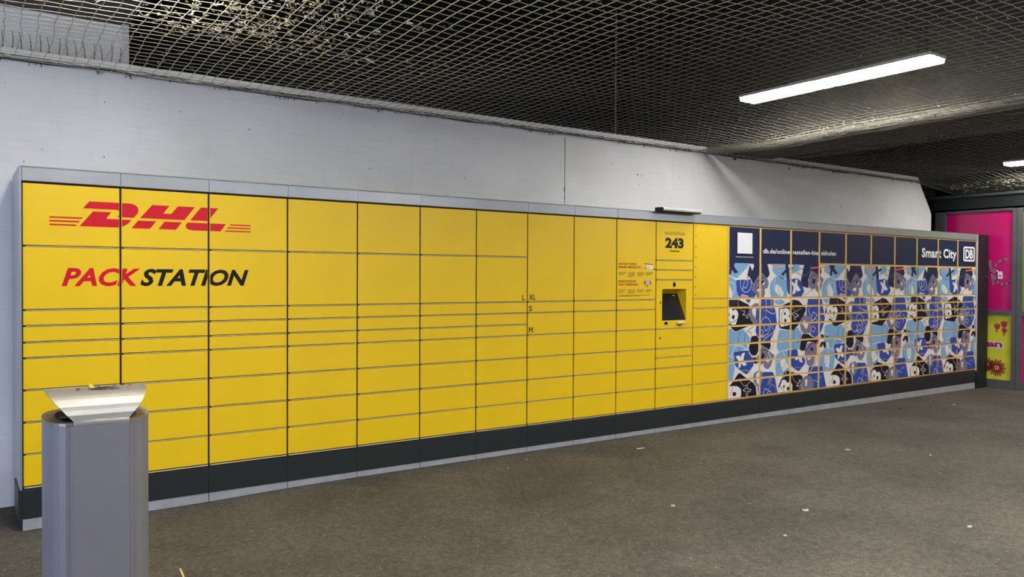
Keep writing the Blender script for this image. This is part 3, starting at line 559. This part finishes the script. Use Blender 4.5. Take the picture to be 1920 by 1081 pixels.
for (i0, i1), lab in UNITS:
    ox = BX[i0]; xe = BX[i1]; u = empty('parcel_locker', (ox, 0, fz((ox+xe)/2))); u.location.z = 0
    tag(u, lab, 'locker', 'parcel lockers in one long row')
    w_ = xe-ox
    GM = GAP if i0 < 11 else mat('gap_gold', rgb(190,146,66), .5)
    if i0 != 9: box('cabinet_body', GM, .0008, w_-.0008, .012, .60, .06, 2.10, u)
    else:
        cbod = MB(); sa, sb = 5.255-ox, 5.600-ox
        cbod.box(.0008, sa, .012, .60, .06, 2.10); cbod.box(sb, w_-.0008, .012, .60, .06, 2.10)
        cbod.box(sa, sb, .012, .60, .06, 1.080); cbod.box(sa, sb, .012, .60, 1.397, 2.10); cbod.box(sa, sb, .15, .60, 1.080, 1.397)
        cbod.build('cabinet_body', GM, u)
    cp = MB(); a, b = .001, w_-.001
    yf, yb = -.012, .61
    cp.box(a, b, yf, yb, ZD+.006, ZT-.004, ch=.002)
    cp.box(a, b, yf+.008, yb, ZT-.004, ZT+.004, ch=.003)
    cp.build('top_cap', ALU, u)
    for i in range(i0, i1): column(i, u, ox)
    # plinth with its shadow gap and the levelling strip that follows the floor
    box('plinth', ANTH, .0008, w_-.0008, -.006, .58, .058, .229, u, ch=.002)
    st = MB(); n = i1-i0
    for i in range(i0, i1):
        xa, xb = BX[i]-ox+.0025, BX[i+1]-ox-.0025; za, zb = fz(BX[i])+.004, fz(BX[i+1])+.004
        st.poly([(xa,-.001,za),(xb,-.001,zb),(xb,-.001,.060),(xa,-.001,.060)]); st.poly([(xa,.02,za),(xa,-.001,za),(xa,-.001,.060),(xa,.02,.060)])
        st.poly([(xb,-.001,zb),(xb,.02,zb),(xb,.02,.060),(xb,-.001,.060)]); st.poly([(xa,.02,za),(xb,.02,zb),(xb,-.001,zb),(xa,-.001,za)])
        st.poly([(xb,.02,zb),(xa,.02,za),(xa,.02,.06),(xb,.02,.06)])
    st.build('levelling_strip', SHEET, u)
    bs = MB(); bs.box(.004, w_-.004, .03, .58, min(fz(ox), fz(xe))-.002, .06); bs.build('base', ANTH, u)
    if i0 == 0:
        box('side_panel', ALU, -.013, 0, -.008, .61, .231, ZT+.002, u, ch=.001)['label'] = 'silver side panel'
        box('plinth_flap', ANTH, -.022, -.001, -.004, .34, .058, .236, u)
    if i1 == 22:
        box('side_trim', mat('white_trim', rgb(205,206,208), .4, metal=.2), w_, w_+.026, -.010, .61, .215, ZT+.002, u, ch=.001)
    if i0 == 9:
        hx = BX[10]-ox; h = MB()
        prof = [(.0,2.130),(-.085,2.124),(-.112,2.136),(-.116,2.150),(-.108,2.164),(-.05,2.168),(.0,2.168)]
        xa, xb = hx-.02, hx+.511
        h.poly([(xa,y,z) for y, z in prof]); h.poly([(xb,y,z) for y, z in prof][::-1])
        for k in range(len(prof)):
            (ya, za), (yb_, zb) = prof[k], prof[(k+1) % len(prof)]
            h.poly([(xa,ya,za),(xb,ya,za),(xb,yb_,zb),(xa,yb_,zb)], 1 if k in (2,3,4,5) else 0)  # underside shade painted in as dark faces; front and top light grey
        h.build('lamp_hood', [DARK, mat('hood_light', rgb(205,206,204), .4)], u)['label'] = 'light grey lamp hood over the screen'
# black filler panel between the lockers and the shop front
bp = empty('filler_panel', (11.63, 0, -.035)); tag(bp, 'tall narrow black panel closing the gap beside the last locker', 'panel')
box('board', mat('black_board', rgb(18,19,20), .6, var=.2, vscale=12), -.152, .166, .0, .03, .20, 2.163, bp)
box('foot', mat('black_foot', rgb(16,17,18), .7), -.158, .140, -.004, .05, 0, .205, bp)
cbm = MB(); rc = random.Random(2)
for k in range(34):
    x = .164 if k % 3 == 0 else rc.uniform(-.14, .16); z = rc.uniform(.05, 2.14); r = rc.uniform(.002, .005)
    cbm.poly([(x-r,-.0048,z-r),(x+r,-.0048,z-.5*r),(x+.6*r,-.0048,z+r),(x-r,-.0048,z+.7*r)])
cbm.build('paint_chips', pmat('g'), bp)['kind'] = 'stuff'

# ---------------------------------------------------------------- litter bin
MET = mat('bin_metal', rgb(124,123,134), .5, metal=.15, var=.05, vscale=4, bump=.12, bscale=400)
MET2 = mat('bin_side_metal', rgb(120,118,124), .5, metal=.15, var=.05, vscale=4, bump=.12, bscale=400)
LIDM = mat('bin_lid_metal', rgb(168,167,160), .42, metal=.45, var=.06, vscale=7, bump=.08, bscale=300)
RIM = mat('bin_rim_metal', rgb(140,132,118), .45, metal=.6, var=.18, vscale=18)
def beige(m):
    # tan tint laid over the crown of the lid
    nt = m.node_tree; N = nt.nodes; L = nt.links; b = N['Principled BSDF']; src = b.inputs['Base Color'].links[0].from_socket
    tc = N.new('ShaderNodeTexCoord'); s = N.new('ShaderNodeSeparateXYZ'); L.new(tc.outputs['Object'], s.inputs[0])
    no = N.new('ShaderNodeTexNoise'); no.inputs['Scale'].default_value = 25; L.new(tc.outputs['Object'], no.inputs['Vector'])
    a = N.new('ShaderNodeMath'); a.operation = 'MULTIPLY_ADD'; L.new(no.outputs['Fac'], a.inputs[0]); a.inputs[1].default_value = .012; L.new(s.outputs[2], a.inputs[2])
    r = N.new('ShaderNodeMapRange'); r.inputs['From Min'].default_value = 1.060; r.inputs['From Max'].default_value = 1.090; r.inputs['To Max'].default_value = .8; L.new(a.outputs[0], r.inputs['Value'])
    q = N.new('ShaderNodeMix'); q.data_type = 'RGBA'; L.new(r.outputs['Result'], q.inputs['Factor']); L.new(src, q.inputs[6]); q.inputs[7].default_value = rgb(128, 118, 102); L.new(q.outputs[2], b.inputs['Base Color'])
beige(LIDM)
bn = empty('litter_bin', (.0898, -2.2984, fz(0))); bn.rotation_euler = (0, 0, math.radians(-1.6))
tag(bn, 'grey metal litter bin with curved silver lid in front of the lockers', 'bin')
HB_ = 1.0-fz(0)
HW, HD, EA = .0843, .1784, .083
def plan(sc=1.0, off=0.0, n=14):
    """closed outline: flat front and back, bulged ends"""
    pts = []
    for k in range(n+1):
        t = -math.pi/2+math.pi*k/n; pts.append((HW+(EA-off)*math.cos(t)**.85 if abs(t) < math.pi/2-.01 else HW, (HD-off)*math.sin(t)))
    for k in range(n+1):
        t = math.pi/2+math.pi*k/n; c = abs(math.cos(t)); pts.append((-HW-(EA-off)*c**.85 if c > .01 else -HW, (HD-off)*math.sin(t)))
    return pts
pl = plan(); n = len(pl); b = MB()
for k in range(n):
    (xa, ya), (xb, yb) = pl[k], pl[(k+1) % n]
    b.poly([(xa,ya,.03),(xb,yb,.03),(xb,yb,HB_-.008),(xa,ya,HB_-.008)])
b.poly([(x, y, .03) for x, y in pl][::-1]); o = b.build('bin_body', MET2, bn)
for p in o.data.polygons: p.use_smooth = len(p.vertices) == 4
# flat front sheet with its folded seams
f = MB(); f.box(-HW, HW, -HD-.003, -HD+.002, .04, HB_-.012, ch=.0015); f.box(-HW-.008, -HW, -HD-.0015, -HD+.004, .04, HB_-.012, ch=.001); f.box(HW, HW+.008, -HD-.0015, -HD+.004, .04, HB_-.012, ch=.001)
f.build('front_sheet', MET, bn)
inn = plan(off=.040); r = MB(); ot = [(x*1.006, y*1.01) for x, y in pl]
for k in range(n):
    k2 = (k+1) % n
    r.poly([(*ot[k], HB_), (*ot[k2], HB_), (*inn[k2], HB_), (*inn[k], HB_)])
    r.poly([(*ot[k], HB_-.010), (*ot[k2], HB_-.010), (*ot[k2], HB_), (*ot[k], HB_)])
    r.poly([(*inn[k], HB_), (*inn[k2], HB_), (*inn[k2], HB_-.03), (*inn[k], HB_-.03)])
    r.poly([(*inn[k], HB_-.010), (*inn[k2], HB_-.010), (*ot[k2], HB_-.010), (*ot[k], HB_-.010)])
r.build('rim', RIM, bn)
lin_ = MB()
for k in range(n):
    k2 = (k+1) % n; lin_.poly([(*inn[k], HB_-.03), (*inn[k2], HB_-.03), (*inn[k2], .3), (*inn[k], .3)])
lin_.poly([(*p, .3) for p in inn]); lin_.build('inner_liner', BLACK, bn)
# arched lid: a sheet bent over from front to back, widest at the crown
ld = MB(); NP = 20; LAH = .089
def lidp(t, s, inset=0.0):      # t 0..1 front to back, s -1..1 across
    a = math.pi*t; y = -(HD-.004-inset)*math.cos(a); z = HB_+.004+(LAH-inset)*math.sin(a)**.8
    hw = HW+.001+(.0745)*math.sin(a)**.8 if 0 < t < 1 else HW
    return (s*hw, y, z)
for k in range(NP):
    for s in range(8):
        a, b_ = -1+s/4, -1+(s+1)/4
        ld.poly([lidp(k/NP, a), lidp(k/NP, b_), lidp((k+1)/NP, b_), lidp((k+1)/NP, a)])
        ld.poly([lidp(k/NP, a, .003), lidp((k+1)/NP, a, .003), lidp((k+1)/NP, b_, .003), lidp(k/NP, b_, .003)])
    for sg in (-1, 1): ld.poly([lidp(k/NP, sg), lidp((k+1)/NP, sg), lidp((k+1)/NP, sg, .003), lidp(k/NP, sg, .003)])
ld.box(-HW, HW, -HD-.004, -HD+.012, HB_-.012, HB_+.006, ch=.002)
lid = ld.build('lid', LIDM, bn)
for p in lid.data.polygons: p.use_smooth = len(p.vertices) == 4 and p.area > 2e-5
sm = MB(); r5 = random.Random(9)
for k in range(46):
    x = r5.gauss(.02, .035); t = r5.uniform(.40, .5); s = r5.uniform(.0015, .005); p = lidp(t, 0)
    sm.poly([(x-s*2, p[1]-s, p[2]+.0012), (x+s*2, p[1]-s*.6, p[2]+.0016), (x+s*1.2, p[1]+s, p[2]+.003), (x-s, p[1]+s, p[2]+.003)])
yb_ = MB(); p_ = lidp(.46, -.12); yb_.poly([p_, (p_[0]+.014,p_[1],p_[2]+.003), (p_[0]+.002,p_[1]+.004,p_[2]+.018), (p_[0]-.006,p_[1],p_[2]+.014)]); yb_.build('yellow_scrap', mat('scrap_yellow', rgb(240,205,90), .7), lid)
sm.build('ash_smear', mat('ash', rgb(40,36,34), .9), lid)['kind'] = 'stuff'

# ---------------------------------------------------------------- shop front at the right (plane x = 11.85)
SX = 11.85
FRM = mat('window_frame_grey', rgb(104,104,102), .45, metal=.35, var=.08)
MAG = mat('magenta_film', rgb(206,10,108), .3, var=.10, vscale=1.2, coat=.3)
GRN = mat('green_film', rgb(112,160,50), .25, var=.06)
YLW = mat('lime_poster', rgb(218,214,54), .4, var=.07, vscale=5)
sf = empty('shop_front', (SX, 0, -.05)); tag(sf, 'glazed shop front with magenta, green and lime panels in grey frames', 'shop front')
def sbox(name, m, ya, yb, za, zb, xa=-.03, xb=.05, parent=sf, ch=.003):
    b = MB(); b.box(xa, xb, yb, ya, za+.05, zb+.05)
    return b.build(name, m, parent)
posts = [(.775,.70),(.695,.625),(-.30,-.355),(-.36,-.43),(-1.40,-1.51),(-2.5,-2.6),(-3.6,-3.7)]
for ya, yb in posts: sbox('post', FRM, ya, yb, -.04, 2.50)
panes = [(.62,-.30),(-.43,-1.40),(-1.51,-2.5),(-2.6,-3.6)]
for k, (ya, yb) in enumerate(panes):
    sbox('transom', FRM, ya, yb, .995, 1.065); sbox('bottom_rail', FRM, ya, yb, -.04, .080); sbox('top_rail', FRM, ya, yb, 2.475, 2.505)
    up = (MAG, GRN, MAG, GRN)[k]; lo = (YLW, MAG, YLW, MAG)[k]
    pu = sbox('upper_panel', up, ya, yb, 1.065, 2.475, 0, .012); pw = sbox('lower_panel', lo, ya, yb, .080, .995, 0, .012)
    pu['label'] = ('magenta panel with grey scrawl','green panel','magenta panel','green panel')[k]; pw['label'] = ('lime poster with flowers','magenta panel','lime poster','magenta panel')[k]
    if k == 0: P0, P1 = pu, pw
def on_x(name, tris_list, parent):
    """flat marks on the panel face; tris in (y,z) world"""
    b = MB(); ms = []
    for i, (tr, m) in enumerate(tris_list):
        if m not in ms: ms.append(m)
        for t in tr: b.poly([(-.002-.0004*i, p[0], p[1]+.05) for p in t], ms.index(m))
    return b.build(name, ms, parent)
# spray scrawl and sticker
yz = lambda pts: pts
GR = mat('scrawl_grey', rgb(150,110,130), .6)
SCR = [[(0.025, 1.69), (0.007, 1.771)], [(0.002, 1.771), (-0.021, 1.6), (-0.046, 1.43)], [(-0.231, 1.789), (-0.163, 1.786), (-0.102, 1.74), (-0.061, 1.674), (-0.05, 1.571), (-0.077, 1.49), (-0.126, 1.441), (-0.194, 1.424), (-0.248, 1.454), (-0.272, 1.498)]]
on_x('scrawl', [(stroke(s, .030), GR) for s in SCR], P0)
STK = (-0.105, -0.168, 1.512, 1.6)
on_x('sticker', [(rect(STK[1], STK[0], STK[2], STK[3]), pmat('w')), (rect(STK[1]+.02, STK[0]-.012, STK[2]+.03, STK[3]-.04), pmat('B')), (stroke([(STK[0]+.015,STK[3]+.03),(STK[0]-.015,STK[3]),(STK[0]-.05,STK[3]+.01)], .018), pmat('w'))], P0)
FL_R = mat('petal_red', rgb(142,26,44), .6); FL_T = mat('petal_pink', rgb(196,70,74), .6); STEM = mat('stem_green', rgb(58,76,30), .7); EYE = mat('flower_eye', rgb(205,185,90), .7)
def disc(cy, cz, r, n=14, sq=1.0): return [((cy,cz),(cy+r*math.cos(6.2832*k/n),cz+r*sq*math.sin(6.2832*k/n)),(cy+r*math.cos(6.2832*(k+1)/n),cz+r*sq*math.sin(6.2832*(k+1)/n))) for k in range(n)]
def gerbera(cy, cz, r):
    T = []
    for k in range(22):
        a = 6.2832*k/22; da = .13; rr = r*(1 if k % 2 else .88)
        T += tri_poly([(cy,cz),(cy+.6*rr*math.cos(a-da),cz+.6*rr*math.sin(a-da)),(cy+rr*math.cos(a-da*.5),cz+rr*math.sin(a-da*.5)),(cy+rr*math.cos(a+da*.5),cz+rr*math.sin(a+da*.5)),(cy+.6*rr*math.cos(a+da),cz+.6*rr*math.sin(a+da))])
    return [(T, FL_R), (disc(cy, cz, r*.5), FL_R), (disc(cy, cz, r*.26), EYE), (disc(cy, cz, r*.1), STEM)]
def tulip(cy, cz, s):
    return [(stroke([(cy,cz),(cy+.2*s,cz-1.7*s)], .3*s), STEM), (tri_poly([(cy-.8*s,cz+.9*s),(cy-.35*s,cz+.5*s),(cy,cz+1.1*s),(cy+.4*s,cz+.5*s),(cy+.85*s,cz+.8*s),(cy+.8*s,cz-.3*s),(cy+.3*s,cz-.9*s),(cy-.4*s,cz-.9*s),(cy-.85*s,cz-.2*s)]), FL_T),
            (stroke([(cy-.3*s,cz+.6*s),(cy-.1*s,cz-.7*s)], .25*s), FL_R), (stroke([(cy+.45*s,cz+.5*s),(cy+.3*s,cz-.6*s)], .2*s), FL_R)]
mk = []
for fl_ in (gerbera(.035, .285, .105), gerbera(-.105, .245, .125), tulip(-.105, .835, .048), tulip(-.195, .870, .052), tulip(-.200, .780, .042)):
    on_x('flower_print', fl_, P1)
def flipx(tr, a, b): return [tuple((a+b-p[0], p[1]) for p in t)[::-1] for t in tr]
for bo, m, z in ((.075, pmat('w'), 0), (.03, mat('letter_magenta', rgb(170,20,80), .5), 0)):
    e = .012 if bo > .05 else 0
    T = text_tris('en', -.175-e, .045+e, .535-e, .605+e, bo, cap='x'); mk.append((flipx(T, -.175, .045), m))
on_x('lettering', mk, P1)
# lintel, pipe and mesh above the frames
lt = box('trim_2', DARK, SX-.02, SX+.35, -9.2, .95, 2.53, 2.70); struct(lt)
struct(box('trim_3', mat('lintel_edge', rgb(92,92,88), .5, metal=.3), SX-.06, SX-.01, -9.2, .95, 2.70, 2.735))
struct(box('wall_gap', BLACK, 11.62, SX+.3, .95, 1.1, -.05, 4.4))
gm = MB()
for k in range(14): y = .9-k*.05; gm.tube([(SX-.075, y, 2.55), (SX-.075, y+rn.uniform(-.02,.02), 2.76)], .003, 4)
for k in range(5): z = 2.56+k*.045; gm.tube([(SX-.075, .92, z), (SX-.075, .2, z+rn.uniform(-.01,.01))], .003, 4)
tag(gm.build('wire_mesh', DARK), 'dark wire mesh above the shop front beside the wall end', 'mesh')

# ---------------------------------------------------------------- litter on the floor
PAP = mat('litter_white', rgb(190,186,176), .8); STKM = mat('stick_wood', rgb(222,184,130), .7); LEAF = mat('litter_brown', rgb(70,54,38), .8)
def scrap(x, y, s, label, m=PAP, asp=.6, rot=0.0, name='paper_scrap', cat='litter', n=7, seed=0):
    r = random.Random(seed); b = MB(); top = []; 
    for k in range(n):
        t = 6.2832*k/n; rr = s*r.uniform(.7, 1.1); X, Y = rr*math.cos(t), rr*asp*math.sin(t)
        top.append((X*math.cos(rot)-Y*math.sin(rot), X*math.sin(rot)+Y*math.cos(rot), .004+r.uniform(0, s*.22)))
    b.poly(top); b.poly([(p[0], p[1], .0005) for p in top][::-1])
    for k in range(n):
        a, c = top[k], top[(k+1) % n]; b.poly([(a[0],a[1],.0005),(c[0],c[1],.0005),c,a])
    o = b.build(name, m); o.location = (x, y, fz(x)); tag(o, label, cat, 'dry leaves on the floor' if cat == 'leaf' else 'pale scraps on the floor'); return o
scrap(3.51, -1.83, .020, 'torn white paper scrap on the floor below the touch screen', seed=1)
scrap(4.14, -2.38, .024, 'oval white paper scrap in the middle of the floor', seed=2, asp=.8)
scrap(3.60, -2.62, .016, 'small white scrap on the floor near the bottom centre', seed=3)
scrap(6.05, -1.47, .030, 'flat pale scrap on the floor before the blue lockers', seed=4, asp=.35, rot=-.5)
scrap(6.44, -1.98, .016, 'tiny pale scrap on the floor farther right before the blue lockers', seed=5, asp=.5)
scrap(4.66, -3.14, .020, 'pair of pale flakes on the floor at the lower right', seed=6, asp=.7)
scrap(3.50, -.22, .012, 'tiny white scrap close to the plinth below the letters S and M', seed=7)
scrap(3.20, -.39, .010, 'tiny white flake a step out from the plinth', seed=8)
cg = MB(); cg.tube([(0,0,.006),(.075,-.012,.006)], .005, 8); o = cg.build('cigarette_end', PAP); o.location = (4.52, -.44, fz(4.5)); tag(o, 'white cigarette end lying near the info-text locker', 'litter')
sk = MB(); sk.box(-.004, .004, -.13, 0, .002, .006); o = sk.build('wooden_stick', STKM); o.location = (.62, -1.17, fz(.6)); o.rotation_euler = (0, 0, math.radians(-5)); tag(o, 'thin pale wooden stick on the floor right of the bin', 'stick')
for k, (x, y) in enumerate(((8.75, -.42), (9.8, -.06), (9.25, -.52))):
    scrap(x, y, .035, ('brown leaf on the floor below the navy locker tops', 'brown leaf against the strip of the last lockers', 'brown leaf a little out from the right-hand lockers')[k], LEAF, .3, .3*k, 'dry_leaf', 'leaf', 6, 20+k)
scrap(9.6, -.62, .03, 'pale chip on the floor before the last blue lockers', PAP, .5, .2, 'paper_scrap', 'litter', 6, 31)
